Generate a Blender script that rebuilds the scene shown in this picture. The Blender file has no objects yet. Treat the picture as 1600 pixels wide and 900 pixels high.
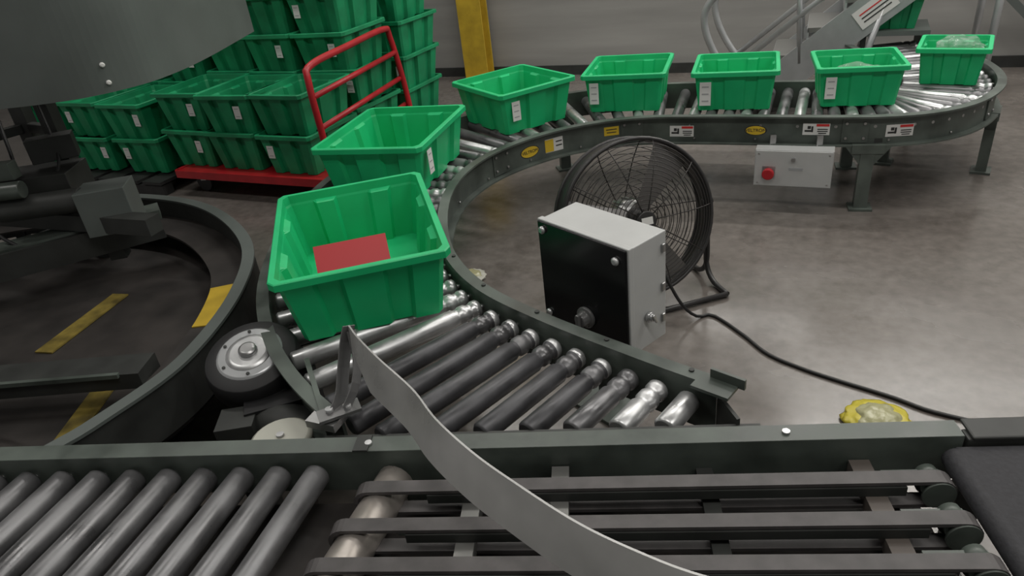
import bpy, math, random
from mathutils import Vector, Matrix, noise
random.seed(4)
scene=bpy.context.scene
try:
    scene.view_settings.view_transform='Standard'
except Exception: pass
V3=Vector
# ---------------------------------------------------------------- materials
MATS={}
def mat(name,col,rough=.5,metal=0.0,var=0.0,scale=8.0,bump=0.0,alpha=None,emit=None,trans=0.0,rvar=0.0,spec=.5,stretch=(1,1,1)):
    if name in MATS: return MATS[name]
    m=bpy.data.materials.new(name); m.use_nodes=True
    nt=m.node_tree; b=nt.nodes['Principled BSDF']
    b.inputs['Base Color'].default_value=(*col,1); b.inputs['Roughness'].default_value=rough
    b.inputs['Metallic'].default_value=metal
    b.inputs['Specular IOR Level'].default_value=spec
    if trans: b.inputs['Transmission Weight'].default_value=trans
    if alpha is not None: b.inputs['Alpha'].default_value=alpha
    if emit: b.inputs['Emission Color'].default_value=(*emit[0],1); b.inputs['Emission Strength'].default_value=emit[1]
    tc=nt.nodes.new('ShaderNodeTexCoord'); mp=nt.nodes.new('ShaderNodeMapping'); mp.inputs['Scale'].default_value=stretch
    nt.links.new(tc.outputs['Object'],mp.inputs[0])
    nz=nt.nodes.new('ShaderNodeTexNoise'); nz.inputs['Scale'].default_value=scale; nz.inputs['Detail'].default_value=5
    nt.links.new(mp.outputs[0],nz.inputs['Vector'])
    if var:
        r=nt.nodes.new('ShaderNodeValToRGB')
        r.color_ramp.elements[0].position=.3; r.color_ramp.elements[1].position=.7
        r.color_ramp.elements[0].color=(*[max(0,c*(1-var)) for c in col],1)
        r.color_ramp.elements[1].color=(*[min(1,c*(1+var)) for c in col],1)
        nt.links.new(nz.outputs['Fac'],r.inputs[0]); nt.links.new(r.outputs[0],b.inputs['Base Color'])
    if rvar:
        mr=nt.nodes.new('ShaderNodeMapRange'); mr.inputs['From Min'].default_value=.3; mr.inputs['From Max'].default_value=.7
        mr.inputs['To Min'].default_value=max(0.02,rough-rvar); mr.inputs['To Max'].default_value=rough+rvar
        nt.links.new(nz.outputs['Fac'],mr.inputs[0]); nt.links.new(mr.outputs[0],b.inputs['Roughness'])
    if bump:
        bp=nt.nodes.new('ShaderNodeBump'); bp.inputs['Strength'].default_value=bump; bp.inputs['Distance'].default_value=.01
        nt.links.new(nz.outputs['Fac'],bp.inputs['Height']); nt.links.new(bp.outputs[0],b.inputs['Normal'])
    MATS[name]=m; return m
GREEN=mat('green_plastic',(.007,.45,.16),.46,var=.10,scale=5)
GREEN_SHADED=mat('green_plastic_shaded',(.006,.24,.095),.5,var=.25,scale=5)  # darker copy of the tote green, shade of the stacks put into the colour
FRAME=mat('frame_paint_green_grey',(.073,.088,.077),.42,var=.42,scale=5,rvar=.14)
FRAMED=mat('frame_dark',(.028,.03,.028),.55,var=.3,scale=7)
MACH=mat('machine_grey_paint',(.10,.115,.108),.45,var=.12,scale=3)
ROLL=mat('roller_worn_steel',(.165,.165,.17),.38,metal=.6,var=.35,scale=7,rvar=.14)
ROLLD=mat('roller_dark_sleeve',(.068,.068,.073),.42,metal=.35,var=.35,scale=9,rvar=.1)
CHROME=mat('roller_bright_zinc',(.54,.545,.55),.36,metal=.75,var=.18,scale=12,rvar=.1)
PALE=mat('roller_pale_steel',(.40,.365,.335),.34,metal=.65,var=.25,scale=8,rvar=.1)
STEEL=mat('plain_steel',(.42,.42,.42),.35,metal=.9,var=.1)
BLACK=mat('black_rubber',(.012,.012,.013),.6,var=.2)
DARKP=mat('dark_bed_plate',(.030,.026,.024),.6,var=.5,scale=4)
BELT=mat('belt_dark',(.065,.06,.06),.55,var=.25,scale=14)
BELT2=mat('belt_black_fabric',(.024,.024,.028),.75,var=.2,scale=60,bump=.2)
RED=mat('red_paint',(.40,.012,.018),.4,var=.15)
REDB=mat('red_cover',(.48,.008,.014),.45)
YEL=mat('yellow_paint',(.50,.34,.03),.5,var=.15)
YELD=mat('yellow_worn_paint',(.18,.135,.025),.6,var=.6,scale=9)
WHITE=mat('white_label',(.70,.70,.68),.55)
GREYP=mat('light_grey_enclosure',(.45,.46,.455),.4,var=.04)
BLKP=mat('black_gloss_panel',(.008,.008,.009),.22)
INK=mat('printed_ink',(.03,.03,.03),.6)
STRAP=mat('bare_steel_strap',(.40,.40,.39),.36,metal=.25,var=.14,scale=5,rvar=.1)
ALU=mat('aluminium_tube',(.45,.46,.47),.32,metal=.45,var=.08)
CLEAR=mat('clear_plastic_film',(.55,.58,.57),.12,alpha=.22,bump=1.0,scale=14)
CABLE=mat('black_cable',(.01,.01,.01),.5)
YLAB=mat('yellow_label',(.70,.48,.03),.5)
YBAG=mat('yellow_translucent_film',(.50,.43,.05),.3,bump=.5,scale=18)
CREAM=mat('cream_plastic',(.45,.45,.39),.4)
RLAB=mat('red_label',(.6,.03,.03),.5)
# ---------------------------------------------------------------- mesh builder
class MB:
    def __init__(s,name): s.name=name; s.v=[]; s.f=[]; s.m=[]; s.s=[]; s.mats=[]; s.M=Matrix.Identity(4)
    def mi(s,m):
        if m not in s.mats: s.mats.append(m)
        return s.mats.index(m)
    def add(s,vs,fs,m,smooth=False):
        o=len(s.v); s.v+= [s.M@V3(v) for v in vs]; k=s.mi(m)
        for f in fs: s.f.append([o+i for i in f]); s.m.append(k); s.s.append(smooth)
    def box(s,c,d,m,R=None,taper=None):
        R=R or Matrix.Identity(3); c=V3(c); vs=[]
        for z in (-1,1):
            t=1 if (taper is None or z<0) else taper
            for x,y in ((-1,-1),(1,-1),(1,1),(-1,1)): vs.append(c+R@V3((x*d[0]/2*t,y*d[1]/2*t,z*d[2]/2)))
        s.add(vs,[(3,2,1,0),(4,5,6,7),(0,1,5,4),(1,2,6,5),(2,3,7,6),(3,0,4,7)],m)
    def bar(s,p0,p1,w,h,m,up=(0,0,1)):
        p0=V3(p0);p1=V3(p1); d=p1-p0; L=d.length; x=d.normalized(); y=V3(up).cross(x)
        if y.length<1e-4: y=V3((0,1,0)).cross(x)
        y.normalize(); z=x.cross(y); R=Matrix((x,y,z)).transposed()
        s.box((p0+p1)/2,(L,w,h),m,R)
    def lathe(s,p0,p1,prof,m,n=20,cap=True,mlist=None):
        p0=V3(p0);p1=V3(p1); d=(p1-p0); x=d.normalized(); a=x.orthogonal().normalized(); b=x.cross(a)
        vs=[]
        for t,r in prof:
            for k in range(n):
                an=2*math.pi*k/n; vs.append(p0+d*t+a*math.cos(an)*r+b*math.sin(an)*r)
        for i in range(len(prof)-1):
            fs=[(i*n+k,i*n+(k+1)%n,(i+1)*n+(k+1)%n,(i+1)*n+k) for k in range(n)]
            s.add([vs[j] for j in range(i*n,(i+2)*n)],[tuple(q-i*n for q in f) for f in fs],mlist[i] if mlist else m,True)
        if cap:
            if prof[0][1]>1e-5: s.add(vs[:n],[tuple(range(n-1,-1,-1))],mlist[0] if mlist else m)
            if prof[-1][1]>1e-5: s.add(vs[-n:],[tuple(range(n))],mlist[-1] if mlist else m)
    def cyl(s,p0,p1,r,m,n=20,r2=None): s.lathe(p0,p1,[(0,r),(1,r if r2 is None else r2)],m,n)
    def tube(s,pts,r,m,n=10,closed=False):
        pts=[V3(p) for p in pts]; N=len(pts); vs=[]; prev=None
        for i,p in enumerate(pts):
            if closed: t=pts[(i+1)%N]-pts[i-1]
            else: t=pts[min(i+1,N-1)]-pts[max(i-1,0)]
            t.normalize()
            if prev is None: a=t.orthogonal().normalized()
            else:
                a=prev-t*prev.dot(t)
                a=a.normalized() if a.length>1e-5 else t.orthogonal().normalized()
            prev=a; b=t.cross(a)
            for k in range(n):
                an=2*math.pi*k/n; vs.append(p+a*math.cos(an)*r+b*math.sin(an)*r)
        fs=[]
        for i in range(N if closed else N-1):
            j=(i+1)%N
            for k in range(n): fs.append((i*n+k,i*n+(k+1)%n,j*n+(k+1)%n,j*n+k))
        s.add(vs,fs,m,True)
        if not closed: s.add(vs[:n],[tuple(range(n-1,-1,-1))],m); s.add(vs[-n:],[tuple(range(n))],m)
    def ring(s,c,R,r,m,ax=(0,0,1),N=48,n=8):
        c=V3(c); x=V3(ax).normalized(); a=x.orthogonal().normalized(); b=x.cross(a)
        s.tube([c+a*math.cos(2*math.pi*i/N)*R+b*math.sin(2*math.pi*i/N)*R for i in range(N)],r,m,n,True)
    def sweep(s,path,prof,m,sides=None):
        P=[V3((p[0],p[1],0)) for p in path]; N=len(P); k=len(prof); vs=[]
        for i,p in enumerate(P):
            t=(P[min(i+1,N-1)]-P[max(i-1,0)]).normalized(); r=V3((t.y,-t.x,0))
            for o,z in prof: vs.append(p+r*o+V3((0,0,z)))
        fs=[(i*k+j,i*k+(j+1)%k,(i+1)*k+(j+1)%k,(i+1)*k+j) for i in range(N-1) for j in range(k)]
        s.add(vs,fs,m); s.add(vs[:k],[tuple(range(k))],m); s.add(vs[-k:],[tuple(range(k-1,-1,-1))],m)
    def build(s,bevel=0,fix=True):
        me=bpy.data.meshes.new(s.name); me.from_pydata([tuple(v) for v in s.v],[],s.f)
        for m in s.mats: me.materials.append(m)
        for p,k,sm in zip(me.polygons,s.m,s.s): p.material_index=k; p.use_smooth=sm
        if fix:
            import bmesh
            bm=bmesh.new(); bm.from_mesh(me); bmesh.ops.remove_doubles(bm,verts=bm.verts,dist=1e-5)
            bmesh.ops.recalc_face_normals(bm,faces=bm.faces); bm.to_mesh(me); bm.free()
        me.update()
        o=bpy.data.objects.new(s.name,me); scene.collection.objects.link(o)
        if bevel:
            b=o.modifiers.new('bevel','BEVEL'); b.width=bevel; b.segments=2; b.limit_method='ANGLE'; b.angle_limit=math.radians(50)
        return o
def catmull(pts,sub=14):
    P=[V3(p) for p in pts]; P=[P[0]*2-P[1]]+P+[P[-1]*2-P[-2]]; out=[]
    for i in range(1,len(P)-2):
        for k in range(sub):
            t=k/sub; a,b,c,d=P[i-1:i+3]
            out.append(.5*((2*b)+(c-a)*t+(2*a-5*b+4*c-d)*t*t+(3*b-a-3*c+d)*t**3))
    out.append(P[-2]); return out
def resample(P,step):
    L=[0]
    for i in range(1,len(P)): L.append(L[-1]+(P[i]-P[i-1]).length)
    n=max(2,int(L[-1]/step)); out=[]; j=0
    for i in range(n+1):
        s=L[-1]*i/n
        while j<len(L)-2 and L[j+1]<s: j+=1
        t=(s-L[j])/max(1e-9,L[j+1]-L[j]); out.append(P[j].lerp(P[j+1],t))
    return out
def rotz(a): return Matrix.Rotation(a,3,'Z')
# ---------------------------------------------------------------- camera
H=2.2; p=math.radians(29.4); th=math.radians(7.0); yaw=math.radians(8.0)
F=V3((0,math.cos(p),-math.sin(p))); r0=V3((1,0,0)); u0=V3((0,math.sin(p),math.cos(p)))
R=math.cos(th)*r0-math.sin(th)*u0; U=math.sin(th)*r0+math.cos(th)*u0
Y=rotz(yaw); F=Y@F; R=Y@R; U=Y@U
cd=bpy.data.cameras.new('camera'); cd.sensor_width=36; cd.lens=1100/1600*36; cd.clip_start=.02
co=bpy.data.objects.new('camera',cd); scene.collection.objects.link(co)
co.matrix_world=Matrix(((R.x,U.x,-F.x,0),(R.y,U.y,-F.y,0),(R.z,U.z,-F.z,H),(0,0,0,1)))
scene.camera=co
# ---------------------------------------------------------------- room
WA=math.radians(-17); wu=V3((math.cos(WA),math.sin(WA),0)); wv=V3((-wu.y,wu.x,0)); W0=V3((0,9.4,0))
def floor_mat():
    m=bpy.data.materials.new('sealed_concrete_floor'); m.use_nodes=True; nt=m.node_tree; N=nt.nodes; L=nt.links
    b=N['Principled BSDF']; tc=N.new('ShaderNodeTexCoord')
    mp=N.new('ShaderNodeMapping'); mp.inputs['Rotation'].default_value=(0,0,-WA); L.new(tc.outputs['Object'],mp.inputs[0])
    n1=N.new('ShaderNodeTexNoise'); n1.inputs['Scale'].default_value=.8; n1.inputs['Detail'].default_value=8; L.new(mp.outputs[0],n1.inputs[0])
    mp2=N.new('ShaderNodeMapping'); mp2.inputs['Scale'].default_value=(.6,1.2,1); L.new(mp.outputs[0],mp2.inputs[0])
    n2=N.new('ShaderNodeTexNoise'); n2.inputs['Scale'].default_value=1.3; n2.inputs['Detail'].default_value=5; L.new(mp2.outputs[0],n2.inputs[0])
    n3=N.new('ShaderNodeTexNoise'); n3.inputs['Scale'].default_value=14; n3.inputs['Detail'].default_value=9; L.new(mp.outputs[0],n3.inputs[0])
    n4=N.new('ShaderNodeTexNoise'); n4.inputs['Scale'].default_value=2.6; n4.inputs['Detail'].default_value=10; n4.inputs['Roughness'].default_value=.7; L.new(mp.outputs[0],n4.inputs[0])
    r=N.new('ShaderNodeValToRGB'); r.color_ramp.elements[0].position=.3; r.color_ramp.elements[1].position=.7
    r.color_ramp.elements[0].color=(.105,.092,.082,1); r.color_ramp.elements[1].color=(.175,.158,.145,1); L.new(n1.outputs['Fac'],r.inputs[0])
    mx=N.new('ShaderNodeMixRGB'); mx.blend_type='OVERLAY'; mx.inputs[0].default_value=.4; L.new(r.outputs[0],mx.inputs[1]); L.new(n3.outputs['Fac'],mx.inputs[2])
    r4=N.new('ShaderNodeValToRGB'); r4.color_ramp.elements[0].position=.30; r4.color_ramp.elements[1].position=.47
    r4.color_ramp.elements[0].color=(.6,.58,.56,1); r4.color_ramp.elements[1].color=(1,1,1,1); L.new(n4.outputs['Fac'],r4.inputs[0])
    m2=N.new('ShaderNodeMixRGB'); m2.blend_type='MULTIPLY'; m2.inputs[0].default_value=.8; L.new(mx.outputs[0],m2.inputs[1]); L.new(r4.outputs[0],m2.inputs[2])
    L.new(m2.outputs[0],b.inputs['Base Color'])
    mr=N.new('ShaderNodeMapRange'); mr.inputs['From Min'].default_value=.35; mr.inputs['From Max'].default_value=.65; mr.inputs['To Min'].default_value=.15; mr.inputs['To Max'].default_value=.30
    L.new(n2.outputs['Fac'],mr.inputs[0]); L.new(mr.outputs[0],b.inputs['Roughness'])
    b.inputs['Specular IOR Level'].default_value=.75
    bp=N.new('ShaderNodeBump'); bp.inputs['Strength'].default_value=.06; L.new(n1.outputs['Fac'],bp.inputs['Height']); L.new(bp.outputs[0],b.inputs['Normal'])
    return m
fl=floor_mat()
cw=mat('painted_block_wall',(.28,.275,.262),.6,var=.2,scale=1.2,stretch=(.3,.3,3))
cl=mat('ceiling_deck',(.2,.2,.2),.8)
b=MB('floor'); b.box((0,4,-.05),(30,30,.1),fl); b.build()
b=MB('wall_back'); b.box(W0+wv*.1+V3((0,0,3.2)),(30,.2,6.4),cw,rotz(WA)); b.build()
b=MB('baseboard_back'); b.box(W0-wv*.012+V3((0,0,.06)),(30,.024,.12),FRAMED,rotz(WA)); b.build()
b=MB('ceiling'); b.box((0,4,6.45),(30,30,.1),cl); b.build()
def lamp(x,y,L=3.0,e=80,z=5.6,wd=.25):
    b=MB('ceiling_or_added_light'); b.box((x,y,z+.06),(L,wd+.05,.08),WHITE,rotz(WA)); o=b.build()
    ld=bpy.data.lights.new('tube_or_added_light','AREA'); ld.shape='RECTANGLE'; ld.size=L; ld.size_y=wd; ld.energy=e; ld.color=(1,.97,.92)
    lo=bpy.data.objects.new('tube_or_added_light',ld); scene.collection.objects.link(lo); lo.location=(x,y,z); lo.rotation_euler=(0,0,WA); lo.parent=o
    c=MB('hanger'); 
    c.cyl((x-L/3,y,z+.1),(x-L/3,y,6.4),.01,STEEL,6); c.cyl((x+L/3,y,z+.1),(x+L/3,y,6.4),.01,STEEL,6); h=c.build(); h.parent=o
for (x,y,e) in ((-4.5,2,60),(0.3,.3,80),(4.5,-.5,80),(-3.5,5.5,70),(.8,4.6,80),(4.6,3.4,80),(-1.5,8.3,76),(2.8,7.0,80),(6.3,6.0,80),(4.2,8.0,80)): lamp(x,y,3.0,e)
# added lights out of view near the back wall, for streaks reflected in the floor
lamp(4.6,6.9,2.6,26,3.5); lamp(3.7,7.9,2.4,22,4.2); lamp(5.6,7.0,2.2,22,3.9); lamp(1.6,8.2,2.2,14,3.2)
w=bpy.data.worlds.new('world'); scene.world=w; w.use_nodes=True; w.node_tree.nodes['Background'].inputs[0].default_value=(1,.97,.93,1); w.node_tree.nodes['Background'].inputs[1].default_value=.33
# ---------------------------------------------------------------- totes
PAT=[(.035,0),(.2,0),(.225,1),(.355,1),(.38,0),(.62,0),(.645,1),(.775,1),(.8,0),(.965,0)]
def tote(mb,M,l,w,h,m,dp=.02,tp=.07):
    old=mb.M; mb.M=M
    lv=[(tp,0,dp),(.03,h*.84,dp),(.028,h*.87,0),(.024,h-.035,0),(0,h-.033,0),(0,h-.004,0),(.004,h,0),(.028,h,0),(.032,h*.875,0),(.036,h*.84,dp),(tp+.008,.01,dp)]
    vs=[];n=len(PAT)*4
    for ins,z,d0 in lv:
        a,c=l/2-ins,w/2-ins
        C=[(-a,-c),(a,-c),(a,c),(-a,c)]; NN=[(0,1),(-1,0),(0,-1),(1,0)]
        for k in range(4):
            x0,y0=C[k];x1,y1=C[(k+1)%4]
            for t,d in PAT: vs.append((x0+(x1-x0)*t+NN[k][0]*d*d0,y0+(y1-y0)*t+NN[k][1]*d*d0,z))
    fs=[(i*n+k,i*n+(k+1)%n,(i+1)*n+(k+1)%n,(i+1)*n+k) for i in range(len(lv)-1) for k in range(n)]
    fs.append(tuple(range(n-1,-1,-1))); fs.append(tuple(range((len(lv)-1)*n,len(lv)*n)))
    mb.add(vs,fs,m); mb.M=old
def TM(x,y,z,a): return Matrix.Translation((x,y,z))@Matrix.Rotation(math.radians(a),4,'Z')
LP=mat('label_print',(.35,.35,.36),.6)
def label(mb,M,x,y,z,w,h,normal,m=WHITE,rows=3,tilt=0):
    old=mb.M
    rot={'y-':0,'x+':90,'x-':-90,'y+':180}[normal]
    mb.M=M@Matrix.Translation((x,y,z))@Matrix.Rotation(math.radians(rot),4,'Z')@Matrix.Rotation(math.radians(tilt),4,'X')
    mb.box((0,0,0),(w,.003,h),m)
    for i in range(rows): mb.box((0,-.002,h*(.3-.6*i/max(1,rows-1)) if rows>1 else 0),(w*.6,.001,h*.05),LP)
    mb.M=old
def film(mb,M,c,r,seed,sq=.5):
    old=mb.M; mb.M=M; import bmesh
    bm=bmesh.new(); bmesh.ops.create_icosphere(bm,subdivisions=4,radius=1)
    vs=[]
    for v in bm.verts:
        d=v.co.normalized(); k=1+.35*noise.noise(d*2.3+V3((seed,0,0)))+.16*abs(noise.noise(d*7+V3((0,seed,0))))
        vs.append((c[0]+d.x*r*k,c[1]+d.y*r*.8*k,c[2]+d.z*r*sq*k))
    fs=[tuple(v.index for v in f.verts) for f in bm.faces]; bm.free(); mb.add(vs,fs,CLEAR,False); mb.M=old
Z=.622
def make_tote(x,y,a,l,w,h,lab=None,bag=None,extra=None):
    b=MB('green_tote'); M=TM(x,y,Z,a); tote(b,M,l,w,h,GREEN,dp=.024 if l>.65 else .013,tp=.07 if l>.65 else .055)
    if lab: 
        for q in lab: label(b,M,*q)
    if bag: film(b,M,(.02,.03,h*bag[1]),min(l,w)*.33,bag[0],bag[2])
    if extra: extra(b,M)
    return b.build()
def book(b,M):
    old=b.M; b.M=M; Rr=Matrix.Rotation(math.radians(0),3,'Z')@Matrix.Rotation(math.radians(46),3,'X')
    b.box((-.045,-.07,.115),(.34,.27,.045),REDB,Rr); b.box((-.045,-.07,.115),(.33,.273,.03),WHITE,Rr) ; b.M=old
make_tote(-1.105,2.92,18.5,.745,1.03,.325,extra=book)
make_tote(-1.275,4.42,-10,.74,.90,.325,lab=[(.36,-.30,.19,.07,.15,'x+')])
make_tote(-.57,5.46,38,.69,.73,.315,lab=[(-.2,-.335,.17,.07,.14,'y-')])
make_tote(.33,5.71,-12,.64,.68,.29,lab=[(-.22,-.323,.15,.07,.16,'y-')])
make_tote(1.11,5.49,-13,.61,.62,.285,lab=[(-.2,-.293,.13,.08,.17,'y-')])
make_tote(1.915,5.32,-11,.585,.57,.28,lab=[(-.19,-.268,.14,.07,.15,'y-')],bag=(2.2,.42,.5))
make_tote(2.69,5.60,-27,.47,.48,.265,bag=(3.1,.72,.65))
# ---------------------------------------------------------------- curved conveyor
inner=[(.39,1.96),(.14,2.14),(-.23,2.43),(-.53,2.72),(-.73,3.06),(-.84,3.46),(-.88,3.9),(-.82,4.3),(-.64,4.65),(-.33,4.94),(.02,5.1),(.40,5.14),(.82,5.05),(1.22,4.93),(1.6,4.81),(1.98,4.73),(2.3,4.76),(2.6,4.93),(2.87,5.26),(3.02,5.7),(3.05,6.3),(3.0,7.0)]
IN=resample(catmull([(a,c,0) for a,c in inner]),.03)
def offs(P,wf):
    out=[]
    for i,q in enumerate(P):
        t=(P[min(i+2,len(P)-1)]-P[max(i-2,0)]).normalized(); r=V3((t.y,-t.x,0)); out.append(q-r*wf(q))
    return out
def width(q): 
    k=min(1,max(0,(q.x-1.5)/.9)); return .88-.24*k
OUT=offs(IN,width)
zt=.66; zb=.455
profR=[(-.012,zb),(.045,zb),(.045,zb+.012),(0,zb+.012),(0,zt-.012),(.045,zt-.012),(.045,zt),(-.012,zt)]
profL=[(-o,z) for o,z in profR][::-1]
b=MB('curved_roller_conveyor')
b.sweep(IN,profR,FRAME)
OUTc=[q for q in OUT if q.y>1.86 and not (q.x>-.9 and q.y<2.6)]
b.sweep(OUTc,profL,FRAME)
def railpt(x,y,z,off=0.0):
    i=min(range(len(IN)),key=lambda k:(IN[k]-V3((x,y,0))).length); i=min(max(i,1),len(IN)-2)
    t=(IN[i+1]-IN[i-1]).normalized(); r=V3((t.y,-t.x,0)); return IN[i]+r*off+V3((0,0,z)),t,r
for (x,y) in ((.3,5.16),(-.62,4.67),(1.75,4.77),(2.75,5.1),(-.78,3.2)):
    c,t,r=railpt(x,y,.557,.004); a=math.atan2(t.y,t.x)
    b.box(c,(.16,.008,.165),FRAME,rotz(a))
    for dx in (-.055,.055):
        for dz in (-.05,.05): 
            q=c+t*dx+V3((0,0,dz)); b.cyl(q,q+r*.014,.009,STEEL,8)
for k in range(20,len(IN)-10,14):
    c,t,r=railpt(IN[k].x,IN[k].y,.49,0); b.cyl(c,c+r*.009,.007,STEEL,8)
def roller(b,p0,p1,r,kind,groove=True):
    d=p1-p0; L=d.length
    if L<.05: return
    g=[.035/L,.045/L,.06/L,.07/L,.10/L,.11/L,.125/L,.135/L]
    gr=L>.2 and groove
    if gr:
        pr=[(0,r*.8),(.01/L,r),(g[0],r),(g[1],r*.84),(g[2],r*.84),(g[3],r),(g[4],r),(g[5],r*.84),(g[6],r*.84),(g[7],r),(1-.01/L,r),(1,r*.8)]
    else: pr=[(0,r*.8),(.01/L,r),(1-.01/L,r),(1,r*.8)]
    m={'c':CHROME,'d':ROLLD,'s':ROLL,'p':PALE}[kind]
    ml=[m]*(len(pr)-1)
    if kind=='d' and gr: ml=[CHROME]*2+[ROLLD]+[ROLL]*4+[ROLLD]*(len(pr)-8)
    b.lathe(p0,p1,pr,m,18,True,ml)
k=3; num=0
while k<len(IN)-3:
    a=IN[k]; c=OUT[k]; d=(c-a).normalized()
    p0=a+d*.03; p1=c-d*.03
    if p1.y<1.835 and d.y<-.05:
        tt=(1.835-p0.y)/d.y; p1=p0+d*max(tt,0)
    kind='d'
    if num<3: kind='c' if num<2 else 's'
    elif num>=13: kind='s'
    if 9<=num<=13: kind='c'
    if num>13 and k%3==0: kind='c'
    if p0.y>1.88 and (p1-p0).length>.05:
        zr=V3((0,0,.582)); roller(b,p0+zr,p1+zr,.041,kind); b.cyl(p0+zr-d*.03,p0+zr,.011,STEEL,6)
        num+=1
    k+=4
for k in range(20,len(IN)-6,30):
    a=IN[k];c=OUT[k]
    if c.y<1.9: continue
    b.bar(a+V3((0,0,.48)),c+V3((0,0,.48)),.05,.04,FRAMED)
def leg(x,y,ang,side=0):
    Rm=rotz(ang)
    b.box((x,y,.235),(.085,.07,.45),FRAME,Rm); b.box((x,y,.008),(.15,.13,.016),FRAME,Rm)
    b.box((x,y,.44),(.20,.08,.06),FRAME,Rm)
    vs=[]; 
    for yy in (-.03,.03):
        for (xx,zz) in ((-.14,.455),(.14,.455),(.045,.33),(-.045,.33)): vs.append(V3((x,y,0))+Rm@V3((xx,yy,zz)))
    b.add(vs,[(0,1,2,3),(7,6,5,4),(0,4,5,1),(1,5,6,2),(2,6,7,3),(3,7,4,0)],FRAME)
for (x,y,both) in ((1.86,4.76,1),(2.87,5.26,1),(.0,5.09,2),(-.80,3.3,2)):
    i=min(range(len(IN)),key=lambda k:(IN[k]-V3((x,y,0))).length); t=(IN[i+1]-IN[i-1]).normalized(); a=math.atan2(t.y,t.x)
    r=V3((t.y,-t.x,0))
    if both==1: q=IN[i]+r*.01; leg(q.x,q.y,a)
    q=OUT[i]-r*.01; leg(q.x,q.y,a)
    b.bar(IN[i]+V3((0,0,.42)),OUT[i]+V3((0,0,.42)),.05,.05,FRAME)
b.bar((-1.17,2.22,.6),(-.98,1.86,.6),.02,.13,FRAME)
b.box((-.98,1.87,.64),(.12,.08,.03),STEEL,rotz(-.3))
b.box((-.24,1.815,.565),(1.48,.02,.08),FRAMED); b.box((.36,1.87,.50),(.22,.10,.012),FRAMED); b.bar((.39,1.95,.56),(.43,1.82,.56),.012,.14,FRAMED)
b.bar((.32,1.99,.665),(.43,1.91,.665),.09,.012,FRAME); b.bar((.37,2.0,.685),(.47,1.925,.685),.012,.04,FRAME)
for k in range(4,60,12):
    q=IN[k]; b.cyl(q+V3((.02,.02,.66)),q+V3((.02,.02,.666)),.01,FRAMED,8)
def stick(x,y,w,h,m,z=.55,kind='rect',marks=()):
    c,t,r=railpt(x,y,z,.0015); a=math.atan2(t.y,t.x)
    if kind=='oval':
        for s_,mm,o in ((1.0,INK,0),(.9,m,.001),):
            vs=[];N=28
            for q in range(N):
                an=2*math.pi*q/N; vs.append(c+t*math.cos(an)*w/2*s_+V3((0,0,math.sin(an)*h/2*s_))+r*(.001+o))
            b.add(vs,[tuple(range(N))],mm)
    else:
        b.box(c,(w,.002,h),m,rotz(a))
    for (dx,dz,ww,hh,mm) in marks: b.box(c+t*dx+V3((0,0,dz))+r*.002,(ww,.002,hh),mm,rotz(a))
stick(-.45,4.86,.17,.085,YLAB,kind='oval')
stick(-.27,4.97,.16,.10,WHITE,marks=[(-.04,.0,.07,.09,YLAB),(.04,.02,.05,.008,INK),(.04,-.01,.05,.008,INK)])
stick(.15,5.12,.11,.065,YLAB,marks=[(0,.012,.08,.006,INK),(0,-.01,.07,.006,INK)],z=.57)
def warn(x,y,z=.55):
    stick(x,y,.17,.08,WHITE,z=z,marks=[(.04,.028,.08,.016,RLAB),(-.045,0.012,.02,.02,INK),(-.05,-.012,.045,.012,INK),(-.025,0,.012,.04,INK),(.04,0,.065,.006,INK),(.04,-.014,.065,.006,INK),(.04,-.028,.05,.006,INK)])
warn(.67,5.1,.54)
stick(1.17,4.95,.15,.07,YLAB,kind='oval')
warn(1.53,4.84,.565)
stick(1.72,4.78,.09,.06,YLAB,marks=[(0,0,.06,.006,INK)],z=.61)
warn(2.02,4.73,.55)
conv=b.build()
def text(s,loc,xdir,updir,size,m,name='lettering'):
    c=bpy.data.curves.new(name,'FONT'); c.body=s; c.size=size; c.align_x='CENTER'; c.align_y='CENTER'; c.extrude=.0005; c.materials.append(m)
    o=bpy.data.objects.new(name,c); scene.collection.objects.link(o)
    x=V3(xdir).normalized(); u=V3(updir).normalized(); n=x.cross(u)
    o.matrix_world=Matrix(((x.x,u.x,n.x,loc[0]),(x.y,u.y,n.y,loc[1]),(x.z,u.z,n.z,loc[2]),(0,0,0,1))); return o
for (x,y) in ((-.45,4.86),(1.17,4.95)):
    c,t,r=railpt(x,y,.55,.005); o=text('VELTROM',c,t,(0,0,1),.032,INK); mw=o.matrix_world.copy(); o.parent=conv; o.matrix_world=mw
# ---------------------------------------------------------------- control panel hung on the far rail
c,t,r=railpt(1.40,4.87,.33,.05); a=math.atan2(t.y,t.x)
b=MB('start_stop_control_box')
b.box(c+r*.03,(.50,.13,.26),GREYP,rotz(a)); b.box(c+r*.098,(.49,.008,.25),GREYP,rotz(a))
q=c+r*.10-t*.155+V3((0,0,-.03)); b.lathe(q,q+r*.05,[(0,.03),(.4,.03),(.45,.04),(.9,.04),(1,.032)],RED,18)
b.box(q,(.09,.004,.09),ALU,rotz(a))
q=c+r*.10+V3((0,0,.07)); b.cyl(q,q+r*.02,.014,STEEL,12)
q=c+r*.1025+t*.02; b.box(q,(.09,.002,.022),mat('faded_print',(.33,.34,.35),.6),rotz(a))
for dx in (-.225,.225):
    for dz in (-.105,.105): q=c+r*.1+t*dx+V3((0,0,dz)); b.cyl(q,q+r*.006,.006,STEEL,8)
b.bar(c+V3((0,0,.1))-r*.02-t*.15,c+V3((0,0,.2))-r*.02-t*.15,.04,.02,STEEL); b.bar(c+V3((0,0,.1))-r*.02+t*.15,c+V3((0,0,.2))-r*.02+t*.15,.04,.02,STEEL)
b.build(.006)
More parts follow.
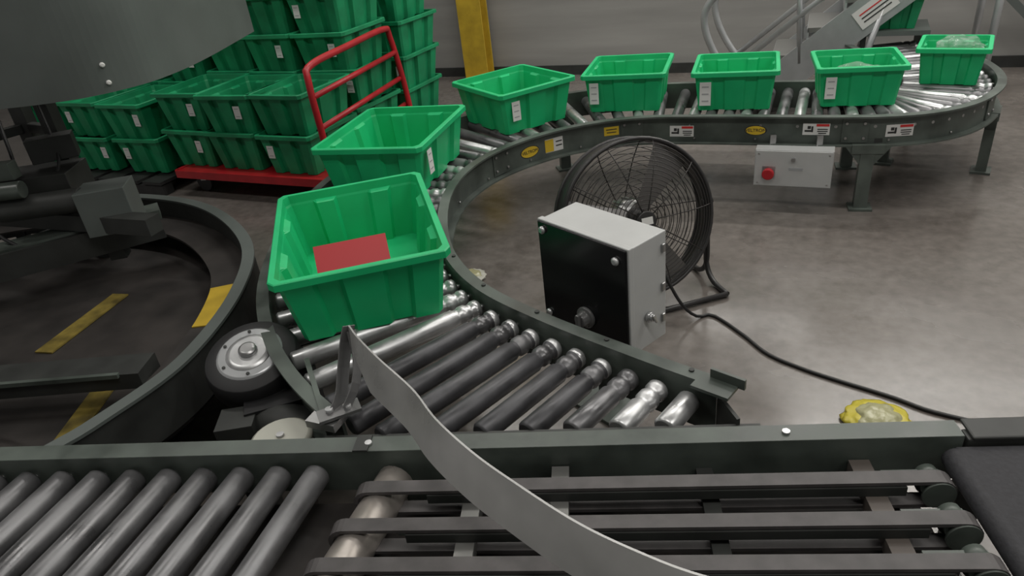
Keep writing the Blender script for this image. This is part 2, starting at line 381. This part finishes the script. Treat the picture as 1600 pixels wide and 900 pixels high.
# ---------------------------------------------------------------- big electrical enclosure
b=MB('electrical_enclosure')
A=V3((-.245,2.78,0)); D=V3((.115,2.43,0)); ex=(D-A).normalized(); ey=V3((-ex.y,ex.x,0)); ang=math.atan2(ex.y,ex.x)
Wd=(D-A).length; mid=(A+D)/2; zc=.70; hz=.50
b.box(mid+ey*.135+V3((0,0,zc)),(Wd,.21,hz),GREYP,rotz(ang))
b.box(mid+ey*.02+V3((0,0,zc)),(Wd+.012,.03,hz+.012),GREYP,rotz(ang))
b.box(mid+ey*.002+V3((0,0,zc)),(Wd-.004,.012,hz),BLKP,rotz(ang))
for dx,dz in ((-.215,.215),(.20,.195),(-.215,-.2)):
    q=mid+ex*dx-ey*.004+V3((0,0,zc+dz)); b.lathe(q,q-ey*.018,[(0,.018),(.6,.018),(1,.01)],CHROME,14)
q=mid+ex*.02-ey*.004+V3((0,0,.565)); b.lathe(q,q-ey*.05,[(0,.05),(.3,.05),(.35,.035),(1,.03)],mat('smoked_knob',(.12,.12,.12),.2),20)
b.box(q-ey*.055,(.02,.02,.07),mat('smoked_knob',(.1,.1,.1),.2),rotz(ang))
q=D+ey*.12+ex*.004+V3((0,0,.60)); b.lathe(q,q+ex*.03,[(0,.024),(.5,.024),(.6,.016),(1,.016)],CHROME,16); b.box(q+ex*.034,(.012,.012,.05),CHROME,rotz(ang)@Matrix.Rotation(.5,3,'X'))
for dz in (.55,.7,.88): q=D+ey*.215+ex*.006+V3((0,0,dz)); b.box(q,(.012,.02,.04),STEEL,rotz(ang))
s_=mid+ey*.14
b.box(s_+V3((0,0,.23)),(.08,.08,.45),FRAME,rotz(ang)); b.box(s_+V3((0,0,.01)),(.28,.28,.02),FRAME,rotz(ang))
b.build(.008)
# ---------------------------------------------------------------- drum fan
b=MB('drum_floor_fan')
FC=V3((.22,3.68,.52)); ax=V3((.34,-.88,.26)).normalized(); zx=ax; xx=V3((0,0,1)).cross(zx).normalized(); yy=zx.cross(xx)
FM=Matrix(((xx.x,yy.x,zx.x,FC.x),(xx.y,yy.y,zx.y,FC.y),(xx.z,yy.z,zx.z,FC.z),(0,0,0,1)))
b.M=FM
FB=mat('fan_black_paint',(.022,.021,.021),.4); GW=mat('grille_wire',(.045,.042,.04),.35,metal=.4)
Rf=.44
N=56; vs=[]
for z,r in ((-.07,Rf),(.08,Rf),(.08,Rf-.008),(-.07,Rf-.008)):
    for k in range(N): vs.append((math.cos(2*math.pi*k/N)*r,math.sin(2*math.pi*k/N)*r,z))
fs=[(i*N+k,i*N+(k+1)%N,((i+1)%4)*N+(k+1)%N,((i+1)%4)*N+k) for i in range(4) for k in range(N)]
b.add(vs,fs,FB,True)
b.ring((0,0,.08),Rf,.012,FB); b.ring((0,0,-.07),Rf,.012,FB)
for sgn,z0,nr in ((1,.08,19),(-1,-.07,10)):
    for i in range(1,nr):
        r=Rf*i/nr; b.ring((0,0,z0+sgn*.09*(1-(r/Rf)**4)),r,.0025,GW,N=44,n=5)
    for k in range(10):
        an=2*math.pi*k/10; b.tube([(math.cos(an)*Rf*q,math.sin(an)*Rf*q,z0+sgn*.09*(1-q**4)) for q in (.12,.35,.6,.75,.88,.96,1)],.0035,GW,5)
    b.lathe((0,0,z0+sgn*.085),(0,0,z0+sgn*.10),[(0,.055),(.8,.055),(1,.05)],FB,20)
b.lathe((0,0,-.15),(0,0,.02),[(0,.06),(.08,.10),(.85,.10),(1,.06)],STEEL,24)
for k in range(12): b.box((math.cos(k*.5236)*.103,math.sin(k*.5236)*.103,-.07),(.014,.014,.12),STEEL,rotz(k*.5236))
b.lathe((0,0,.02),(0,0,.07),[(0,.06),(.7,.06),(1,.03)],FB,20)
AL=mat('fan_blade_metal',(.22,.215,.21),.35,metal=.7)
for k in range(3):
    an=k*math.pi*2/3+.9; vs=[]; ns=6
    for i in range(ns+1):
        r=.05+(Rf-.08)*i/ns; wd=.06+.07*i/ns; tw=math.radians(42-22*i/ns)
        for s2 in (-1,1):
            v=V3((r,s2*wd*math.cos(tw),.03+s2*wd*.45*math.sin(tw))); vs.append(Matrix.Rotation(an,3,'Z')@v)
    b.add(vs,[(2*i,2*i+1,2*i+3,2*i+2) for i in range(ns)],AL,True)
b.box((0.0,.0,.182),(.065,.04,.003),WHITE)
b.M=Matrix.Identity(4)
s1=FC+xx*(Rf+.03); s2=FC-xx*(Rf+.03)
fw=V3((ax.x,ax.y,0)).normalized(); lat=V3((xx.x,xx.y,0)).normalized()
for q,s in ((s1,1),(s2,-1)):
    b.cyl(q-xx*s*.05,q+xx*s*.02,.022,FB,14)
    g0=V3((q.x,q.y,.02))
    b.tube(resample(catmull([q,q-V3((0,0,.2)),g0+V3((0,0,.10)),g0+fw*.08+V3((0,0,.01)),g0+fw*.24]),.03),.016,FB,8)
    b.tube(resample(catmull([q-V3((0,0,.2)),g0+V3((0,0,.1)),g0-fw*.08+V3((0,0,.01)),g0-fw*.24]),.03),.016,FB,8)
for s in (1,-1):
    g=V3((FC.x,FC.y,.02))+fw*.24*s; b.tube([g+lat*(Rf+.03),g-lat*(Rf+.03)],.016,FB,8)
b.build()
b=MB('power_cord')
pts=[(.25,3.55,.55),(.36,3.42,.30),(.45,3.38,.12),(.54,3.40,.02),(.63,3.42,.009),(.75,3.22,.009),(.84,3.03,.009),(.97,2.9,.009),(1.10,2.80,.009),(1.30,2.66,.009),(1.45,2.54,.009),(1.7,2.45,.009),(2.1,2.5,.009)]
b.tube(resample(catmull(pts),.04),.009,CABLE,8); b.build()
b=MB('extension_cable'); b.tube(resample(catmull([(2.45,3.72,.009),(2.3,3.45,.009),(2.3,3.2,.009),(2.42,3.0,.009)]),.04),.008,CABLE,8); b.build()
# ---------------------------------------------------------------- crumpled bag bundles on the floor
def bag(x,y,r,seed,wrap,h0=1.0):
    b=MB('plastic_bag_bundle'); import bmesh
    for (m,s,h,sd) in ((wrap,1.0,.26*h0,seed),(mat('cloudy_plastic',(.36,.35,.20),.22,bump=.6,scale=20),.72,.36*h0,seed+4)):
        bm=bmesh.new(); bmesh.ops.create_icosphere(bm,subdivisions=4,radius=1); vs=[]
        for v in bm.verts:
            d=v.co.normalized(); k=1+.18*noise.noise(d*3+V3((sd,0,0)))+.10*abs(noise.noise(d*9+V3((0,sd,0))))
            vs.append((x+d.x*r*s*k,y+d.y*r*s*k,max(.002,r*h*.5+d.z*r*h*k)))
        b.add(vs,[tuple(v.index for v in f.verts) for f in bm.faces],m,True); bm.free()
    b.build()
bag(1.18,2.49,.135,1,YBAG); bag(-.83,4.02,.10,2,CREAM)
# ---------------------------------------------------------------- foreground conveyor
b=MB('roller_conveyor')
b.box((-1.6,1.685,.575),(5.3,.012,.17),FRAME); b.box((-1.6,1.715,.655),(5.3,.07,.012),FRAME); b.box((-1.6,1.745,.57),(5.3,.01,.16),FRAME)
b.box((-2.5,.62,.575),(3.5,.012,.17),FRAME); b.box((-2.5,.59,.655),(3.5,.07,.012),FRAME)
for x in (-.78,.55): b.cyl((x,1.715,.66),(x,1.715,.669),.012,CHROME,12)
b.box((-.80,1.715,.664),(.05,.075,.006),FRAMED)
x=-4.1
while x<-.85:
    d=V3((-.18,-1.0,0)).normalized()
    p0=V3((x,1.668,.582)); roller(b,p0,p0+d*1.02,.043,'s',False); b.cyl(p0-d*.02,p0,.012,STEEL,6)
    x+=.131
for x in (-3.6,-2.4,-1.2): 
    for y in (.62,1.70): b.box((x,y,.25),(.08,.07,.5),FRAMED); b.box((x,y,.01),(.16,.14,.02),FRAMED)
    b.bar((x,.62,.3),(x,1.7,.3),.05,.05,FRAMED)
b.box((-2.4,1.16,.44),(3.3,1.0,.012),DARKP)
b.build()
b=MB('belt_transfer_conveyor')
roller(b,V3((-.69,1.668,.553)),V3((-.69,1.668,.553))+V3((-.24,-1,0)).normalized()*1.02,.062,'p',False)
ys=[1.555,1.405,1.265,1.12,.975,.83,.69]
for i,y in enumerate(ys):
    x0=-.72-.24*(1.665-y); x1=.93
    zt2=.628; n=10; rr=.05; path=[]
    for k in range(n+1):
        an=math.pi/2+math.pi*k/n; path.append((x0+math.cos(an)*rr,zt2-rr+math.sin(an)*rr))
    for k in range(n+1):
        an=-math.pi/2+math.pi*k/n; path.append((x1+math.cos(an)*rr,zt2-rr+math.sin(an)*rr))
    N=len(path); vs=[]
    cx=[(x0 if k<=n else x1) for k in range(N)]
    for (px,pz),c0 in zip(path,cx):
        dx,dz=px-c0,pz-(zt2-rr); L=math.hypot(dx,dz)
        for yo in (-.024,.024): vs.append((px,y+yo,pz))
        for yo in (.024,-.024): vs.append((px-dx/L*.012,y+yo,pz-dz/L*.012))
    fs=[]
    for k in range(N):
        j=(k+1)%N
        for q in range(4): fs.append((k*4+q,k*4+(q+1)%4,j*4+(q+1)%4,j*4+q))
    b.add(vs,fs,BELT)
    b.box(((x0+x1)/2+.05,y,.597),(x1-x0-.28,.058,.032),FRAMED)
    b.lathe((x1,y-.03,zt2-rr),(x1,y+.03,zt2-rr),[(0,.046),(.15,.046),(.15,.037),(.85,.037),(.85,.046),(1,.046)],FRAME,24)
    b.lathe((x1,y+.03,zt2-rr),(x1,y+.07,zt2-rr),[(0,.035),(1,.03)],FRAME,20)
    b.box((x1-.05,y+.055,zt2-rr-.01),(.16,.014,.05),FRAME)
GB=mat('galvanised_bracket',(.22,.22,.21),.4,metal=.5)
for x in (-.42,-.15): b.box((x,1.16,.555),(.055,1.03,.05),GB)
b.box((.76,1.16,.555),(.06,1.03,.05),mat('brown_bracket',(.10,.085,.075),.5))
b.box((.3,1.16,.54),(.05,1.03,.04),FRAMED)
for y in (1.335,1.48,1.62): b.box((.1,y,.53),(1.5,.03,.04),FRAME)
b.box((.08,1.16,.40),(1.75,1.03,.01),DARKP)
b.box((.11,.62,.58),(1.72,.012,.16),FRAME)
for x in (-.2,.85): 
    for y in (.63,1.67): b.box((x,y,.25),(.08,.07,.5),FRAMED); b.box((x,y,.01),(.16,.14,.02),FRAMED)
b.build()
b=MB('belt_conveyor')
b.box((1.77,1.15,.60),(1.50,1.03,.07),BELT2); b.box((1.91,1.7,.60),(1.70,.05,.10),FRAMED); b.box((1.75,.6,.63),(1.56,.05,.10),FRAMED)
b.box((1.91,1.715,.655),(1.68,.09,.012),FRAMED)
for x in (1.1,2.4):
    for y in (.62,1.68): b.box((x,y,.3),(.08,.05,.58),FRAMED); b.box((x,y,.01),(.15,.12,.02),FRAMED)
b.cyl((1.02,.65,.60),(1.02,1.66,.60),.036,BELT2,20)
b.build(.006)
# ---------------------------------------------------------------- curved guide strap
b=MB('guide_strap')
tp=[(-.885,2.045,.92),(-.83,1.965,.92),(-.72,1.83,.92),(-.575,1.665,.92),(-.475,1.52,.92),(-.35,1.38,.92),(-.23,1.27,.92),(-.08,1.145,.92),(.055,1.06,.92),(.19,.995,.92),(.42,.925,.92),(.75,.87,.92)]
P=resample(catmull(tp),.02); N=len(P); vs=[]
for i,q in enumerate(P):
    t=(P[min(i+1,N-1)]-P[max(i-1,0)]).normalized(); r=V3((t.y,-t.x,0)); k=min(1,i/12); hh=.05+.08*k; tl=.008+.036*k
    for o,z in ((-.003,0),(.003,0),(.003+tl,-hh),(-.003+tl,-hh)): vs.append(q+r*o+V3((0,0,z)))
b.add(vs,[(i*4+k,i*4+(k+1)%4,(i+1)*4+(k+1)%4,(i+1)*4+k) for i in range(N-1) for k in range(4)]+[(0,1,2,3),(N*4-1,N*4-2,N*4-3,N*4-4)],STRAP)
GS=mat('dark_galvanised',(.2,.2,.2),.4,metal=.6)
lp_=[(-.885,2.045,.918),(-.905,2.03,.86),(-.92,1.99,.78),(-.93,1.93,.70),(-.945,1.88,.668)]
LPp=resample(catmull(lp_),.03)
for i in range(len(LPp)-1): b.bar(LPp[i],LPp[i+1]+(LPp[i+1]-LPp[i])*.1,.05,.005,GS,up=(.8,-.6,.1))
lp_=[(-.88,2.04,.90),(-.865,2.0,.82),(-.87,1.94,.74),(-.90,1.88,.68)]
LPp=resample(catmull(lp_),.03)
for i in range(len(LPp)-1): b.bar(LPp[i],LPp[i+1]+(LPp[i+1]-LPp[i])*.1,.035,.005,GS,up=(.8,-.6,.1))
b.box((-.93,1.88,.668),(.15,.07,.012),GS,rotz(.5)); b.cyl((-.96,1.87,.67),(-.96,1.87,.69),.014,CHROME,10); b.cyl((-.90,1.89,.67),(-.90,1.89,.69),.014,CHROME,10)
b.bar((.75,.87,.86),(.75,.62,.86),.03,.05,FRAME); b.bar((.75,.62,.88),(.75,.62,.5),.04,.04,FRAME)
b.build()
# ---------------------------------------------------------------- caster-like drive wheel at merge
b=MB('drive_wheel_unit')
c=V3((-1.48,2.38,.47)); d=V3((.06,-.30,1)).normalized()
b.lathe(c,c+d*.16,[(0,.14),(.08,.19),(.25,.20),(.75,.20),(.92,.19),(1,.145)],BLACK,36)
b.lathe(c+d*.15,c+d*.168,[(0,.145),(.6,.138),(1,.128)],ALU,36)
b.lathe(c+d*.165,c+d*.178,[(0,.10),(.5,.095),(1,.075)],CHROME,30)
b.lathe(c+d*.176,c+d*.20,[(0,.04),(.7,.038),(1,.025)],STEEL,20)
s=d.orthogonal().normalized(); s2=d.cross(s)
for k in range(6): 
    q=c+d*.168+(s*math.cos(k*1.047)+s2*math.sin(k*1.047))*.116; b.cyl(q,q+d*.006,.008,FRAMED,8)
b.lathe((-1.48,2.38,.02),(-1.48,2.38,.50),[(0,.12),(.3,.12),(.35,.09),(1,.09)],BLACK,24)
b.box((-1.34,2.26,.40),(.30,.26,.20),BLACK,rotz(.4)); b.lathe((-1.38,2.16,.4),(-1.14,2.06,.4),[(0,.10),(.9,.10),(1,.08)],FRAMED,24)
b.box((-1.46,2.08,.36),(.15,.14,.26),FRAMED,rotz(.2))
b.box((-1.48,2.38,.01),(.3,.3,.02),FRAMED)
b.build(.006)
b=MB('roller_end_cap_stand')
c=V3((-1.19,1.90,0)); b.lathe(c+V3((0,0,.52)),c+V3((0,0,.545)),[(0,.115),(.6,.115),(1,.10)],CREAM,28); b.cyl(c,c+V3((0,0,.52)),.03,FRAMED,10); b.cyl(c+V3((0,0,.545)),c+V3((0,0,.555)),.015,STEEL,10); b.cyl(c,c+V3((0,0,.015)),.1,FRAMED,16); b.build()
# ---------------------------------------------------------------- lower spiral ring at left
b=MB('spiral_conveyor_base')
rp=[(-4.6,4.3),(-3.9,4.5),(-3.1,4.38),(-2.5,4.08),(-2.0,3.52),(-1.80,2.95),(-1.78,2.35),(-1.93,1.95),(-2.03,1.79)]
RP=resample(catmull([(x,y,0) for x,y in rp]),.05)
b.sweep(RP,[(-.02,.36),(.03,.36),(.03,.60),(-.02,.60)],FRAMED)
b.sweep(RP,[(-.03,.592),(.035,.592),(.035,.606),(-.03,.606)],MACH)
b.sweep(RP,[(.03,.46),(.24,.46),(.24,.475),(.03,.475)],DARKP)
def arc(path,o0,o1,z,i0,i1,m): 
    b.sweep(path[i0:i1],[(o0,z),(o1,z),(o1,z+.006),(o0,z+.006)],m)
nR=len(RP)
def idx(x,y): return min(range(nR),key=lambda k:(RP[k]-V3((x,y,0))).length)
arc(RP,.06,.235,.476,idx(-1.90,3.25),idx(-1.80,2.78),YEL)
vs=[V3((q.x,q.y,.33)) for q in RP]+[V3((-4.4,1.85,.33))]
b.add(vs,[tuple(range(len(vs)))],DARKP)
b.bar((-2.85,3.45,.337),(-2.93,2.85,.337),.11,.008,YELD); b.bar((-2.38,2.58,.337),(-2.30,2.0,.337),.11,.008,YELD)
for k in range(8,nR-4,22):
    q=RP[k]; t=(RP[k+1]-RP[k-1]).normalized(); a=math.atan2(t.y,t.x); r=V3((t.y,-t.x,0))
    b.box(q+V3((0,0,.2)),(.07,.07,.4),FRAMED,rotz(a)); b.box(q+V3((0,0,.01)),(.15,.15,.02),FRAMED,rotz(a))
b.bar((-4.6,2.75,.66),(-2.75,3.95,.66),.16,.06,FRAME); b.bar((-4.6,2.62,.60),(-2.7,3.85,.60),.03,.16,FRAMED)
b.bar((-4.6,2.25,.50),(-2.02,2.42,.50),.16,.08,FRAMED); b.bar((-4.6,2.16,.54),(-2.1,2.33,.54),.02,.02,FRAME)
b.bar((-4.0,3.9,.75),(-2.5,3.5,.75),.10,.10,FRAMED)
b.tube([(-3.2,1.95,.60),(-2.45,1.93,.60)],.014,STEEL,8)
b.tube(resample(catmull([(-3.2,2.2,.5),(-2.7,2.15,.62),(-2.5,2.0,.5),(-2.55,1.9,.45)]),.04),.012,BLACK,6)
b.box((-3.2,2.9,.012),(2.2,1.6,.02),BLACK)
b.build()
b=MB('lift_mast_frame')
for (x,y) in ((-3.6,4.2),(-3.3,4.05),(-3.95,3.6)): b.box((x,y,.9),(.09,.09,1.8),FRAMED); b.box((x,y,.01),(.18,.18,.02),FRAMED)
for z in (.5,.85,1.2): b.bar((-3.6,4.2,z),(-3.3,4.05,z),.05,.06,FRAMED); b.bar((-3.6,4.2,z),(-3.95,3.6,z),.05,.06,FRAMED)
b.box((-2.84,3.66,.82),(.28,.22,.27),MACH,rotz(.3)); b.box((-2.98,3.75,.62),(.1,.1,.34),FRAMED,rotz(.3)); b.box((-3.35,3.8,.92),(.5,.3,.22),FRAMED,rotz(.2))
b.box((-3.5,3.6,1.10),(.4,.08,.10),FRAME,rotz(.1)); b.box((-3.2,3.85,1.15),(.25,.12,.14),FRAMED,rotz(.5))
b.lathe((-3.4,3.5,.9),(-2.95,3.6,.9),[(0,.07),(1,.07)],FRAMED,16); b.lathe((-3.5,3.45,1.02),(-3.2,3.5,1.02),[(0,.05),(1,.05)],FRAME,16)
b.tube(resample(catmull([(-3.6,4.0,1.3),(-3.4,3.7,1.0),(-3.5,3.5,.8),(-3.3,3.5,.6)]),.05),.012,BLACK,6)
b.tube(resample(catmull([(-3.3,4.0,1.4),(-3.15,3.8,1.1),(-3.2,3.7,.9),(-3.0,3.7,.8)]),.05),.010,BLACK,6)
b.build(.004)
b=MB('overhead_curved_conveyor')
gp=[(-6.0,3.75),(-4.6,3.5),(-3.6,3.37),(-3.0,3.36),(-2.62,3.42),(-2.4,3.6),(-2.31,3.85),(-2.30,4.3),(-2.38,5.2)]
GP=resample(catmull([(x,y,0) for x,y in gp]),.04)
b.sweep(GP,[(-.02,1.50),(.0,1.50),(.0,2.45),(-.02,2.45)],MACH)
b.sweep(GP,[(-.60,1.56),(-.01,1.56),(-.01,1.58),(-.60,1.58)],FRAMED)
i=min(range(len(GP)),key=lambda k:(GP[k]-V3((-2.47,3.53,0))).length); t=(GP[i+1]-GP[i-1]).normalized(); q=GP[i]; r=V3((t.y,-t.x,0))
for z in (1.55,1.64): b.lathe(q+V3((0,0,z))-r*.005,q+r*.016+V3((0,0,z)),[(0,.013),(.7,.013),(1,.007)],WHITE,12)
for (x,y) in ((-4.6,4.0),(-3.5,4.0)): b.box((x,y,4.0),(.08,.08,4.8),FRAMED)
b.box((-4.6,4.0,.78),(.1,.1,1.6),FRAMED); b.box((-4.6,4.0,.01),(.2,.2,.02),FRAMED)
b.build()
# ---------------------------------------------------------------- red cart & tote stacks
ua=math.radians(-19); u=V3((math.cos(ua),math.sin(ua),0)); v=V3((-u.y,u.x,0)); O=V3((-2.2,5.42,0))
def uv(a,c,z=0): return O+u*a+v*c+V3((0,0,z))
b=MB('red_platform_cart')
b.box(uv(-.85,.8,.235),(1.8,1.6,.03),RED,rotz(ua))
for (p0,p1) in (((-1.75,0),(.05,0)),((-1.75,1.6),(.05,1.6)),((.05,0),(.05,1.6)),((-1.75,0),(-1.75,1.6))): b.bar(uv(*p0,.22),uv(*p1,.22),.04,.07,RED)
hp=[(.07,-.02,.2),(.08,-.02,.6),(.07,-.02,1.06),(.04,.08,1.17),(-.03,.7,1.19),(-.12,1.40,1.19),(-.15,1.52,1.10),(-.12,1.57,.7),(-.08,1.57,.2)]
b.tube(resample(catmull([uv(*q) for q in hp]),.05),.028,RED,10)
for z in (.95,.70,.44): b.tube([uv(.08,-.02,z),uv(-.14,1.56,z)],.024,RED,8)
for (a,c) in ((-1.6,.15),(-.1,.15),(-1.6,1.45),(-.1,1.45)):
    q=uv(a,c,.09); b.cyl(q-v*.02,q+v*.02,.088,BLACK,18); b.bar(q+V3((0,0,.02)),q+V3((0,0,.12)),.05,.06,STEEL)
b.build()
b=MB('stacked_green_totes')
hh=.335
def stackcol(a,c,z0,n,l=.6,w=.72):
    for k in range(n):
        q=uv(a+random.uniform(-.03,.03),c+random.uniform(-.04,.04),z0+k*hh); M=Matrix.Translation(q)@Matrix.Rotation(ua+random.uniform(-.05,.05),4,'Z')
        tote(b,M,l,w,hh+.02,GREEN_SHADED,dp=.035)
        if random.random()<.7: label(b,M,random.choice((-.18,.18,.12)),-w/2+.036,.2,.07,.11,'y-',rows=2)
stackcol(-.38,.40,.255,2); stackcol(-1.0,.40,.255,2); stackcol(-1.6,.40,.255,2,.58)
stackcol(-.42,1.18,.255,5); stackcol(-1.05,1.18,.255,4); stackcol(-1.65,1.2,.255,4,.58)
stackcol(-2.3,.42,.16,2); stackcol(-2.95,.42,.16,2); stackcol(-2.3,1.25,.16,4); stackcol(-2.95,1.25,.16,4); stackcol(-3.6,.45,.16,3)
stackcol(-.5,2.15,.16,5); stackcol(-1.15,2.15,.16,5); stackcol(-1.8,2.15,.16,5)
b.build()
PLT=mat('black_plastic_pallet',(.02,.02,.02),.6,var=.3)
b=MB('plastic_pallet')
for i in range(3): b.box(uv(-3.0,.0+i*.8,.05),(2.1,.12,.1),PLT,rotz(ua))
for i in range(7): b.box(uv(-3.92+i*.31,.8,.128),(.24,1.75,.03),PLT,rotz(ua))
b.build()
b=MB('plastic_pallet')
for i in range(3): b.box(uv(-1.15,1.82+i*.33,.05),(2.1,.1,.1),PLT,rotz(ua))
for i in range(7): b.box(uv(-2.05+i*.31,2.15,.128),(.24,.8,.03),PLT,rotz(ua))
b.build()
# ---------------------------------------------------------------- background structures
def wl(a,c,z=0): return W0+wu*a-wv*c+V3((0,0,z))
b=MB('yellow_column'); q=V3((-1.46,9.55,0))
for off,d in ((0,(.33,.02,6.4)),(.2,(.33,.02,6.4)),(.1,(.03,.2,6.4))): b.box(q+wv*off+V3((0,0,3.2)),d,YEL,rotz(WA))
b.box(q+wv*.05+V3((0,0,.01)),(.45,.4,.02),YEL,rotz(WA)); b.build()
b=MB('rack_upright')
q=V3((-2.62,8.6,0))
for d in (0,.42): b.box(q+wu*d+V3((0,0,1.6)),(.11,.11,3.2),FRAMED,rotz(WA)); b.box(q+wu*d+V3((0,0,.01)),(.18,.18,.02),FRAMED,rotz(WA))
for z in (.15,.4,.65,.9,1.15,1.6): b.bar(q+V3((0,0,z)),q+wu*.42+V3((0,0,z+.12)),.06,.06,FRAMED)
b.box(q+wu*.2-wv*.08+V3((0,0,1.3)),(.25,.1,.3),MACH,rotz(WA)); b.box(q+wu*.25-wv*.08+V3((0,0,.75)),(.3,.12,.2),FRAMED,rotz(WA))
b.build()
b=MB('rolling_step_ladder')
base=V3((1.50,7.1,0)); du=wu; dv=wv
def lp(a,c,z): return base+du*a+dv*c+V3((0,0,z))
for c in (0,.75):
    b.bar(lp(0.1,c,.15),lp(2.1,c,1.80),.04,.30,ALU)
    b.tube([lp(.95,c,.1),lp(1.15,c,1.0)],.03,ALU); b.tube([lp(2.0,c,.05),lp(2.0,c,1.75)],.03,ALU); b.tube([lp(0,c,.12),lp(2.0,c,.12)],.025,ALU)
    hr=[lp(.05,c,.15),lp(-.28,c,.62),lp(-.38,c,.95),lp(-.25,c,1.15),lp(-.02,c,1.18),lp(1.0,c,1.95),lp(2.0,c,2.7)]
    b.tube(resample(catmull(hr),.06),.034,ALU)
    b.tube([lp(-.15,c,.42),lp(1.0,c,1.35),lp(2.0,c,2.15)],.028,ALU)
    b.tube([lp(.5,c,.5),lp(.42,c,1.5)],.024,ALU); b.tube([lp(1.2,c,1.05),lp(1.15,c,2.05)],.024,ALU)
    for a in (0.05,2.0): b.cyl(lp(a,c-.02,.06),lp(a,c+.02,.06),.06,BLACK,14)
for i in range(7):
    b.box(lp(.10+i*.29,.375,.31+i*.24),(.27,.74,.04),GB,rotz(WA)); b.box(lp(-.03+i*.29,.375,.26+i*.24),(.02,.74,.12),ALU,rotz(WA))
Rl=rotz(WA)@Matrix.Rotation(math.radians(-39),3,'Y')
b.box(lp(1.08,-.026,.955),(.34,.006,.17),WHITE,Rl)
for i in range(3): b.box(lp(1.08,-.031,.955)+Rl@V3((0,0,-.035+.035*i)),(.25,.004,.01),RLAB if i==2 else INK,Rl)
b.build()
b=MB('side_table'); b.box((2.78,6.95,.74),(.55,.5,.04),MACH,rotz(ua)); 
for dx,dy in ((-.24,-.2),(.24,-.2),(.24,.2),(-.24,.2)): q=V3((2.78,6.95,0))+rotz(ua)@V3((dx,dy,0)); b.box(q+V3((0,0,.36)),(.04,.04,.72),FRAMED,rotz(ua))
b.build()
b=MB('green_tote'); tote(b,TM(2.78,6.95,.762,-20),.45,.45,.28,GREEN_SHADED); b.build()
b=MB('steel_gate_panel')
for k in range(5): b.bar(wl(5.2+k*.28,.25,.02),wl(3.9+k*.28,.25,1.3),.05,.07,FRAMED if k%2 else MACH)
b.build()
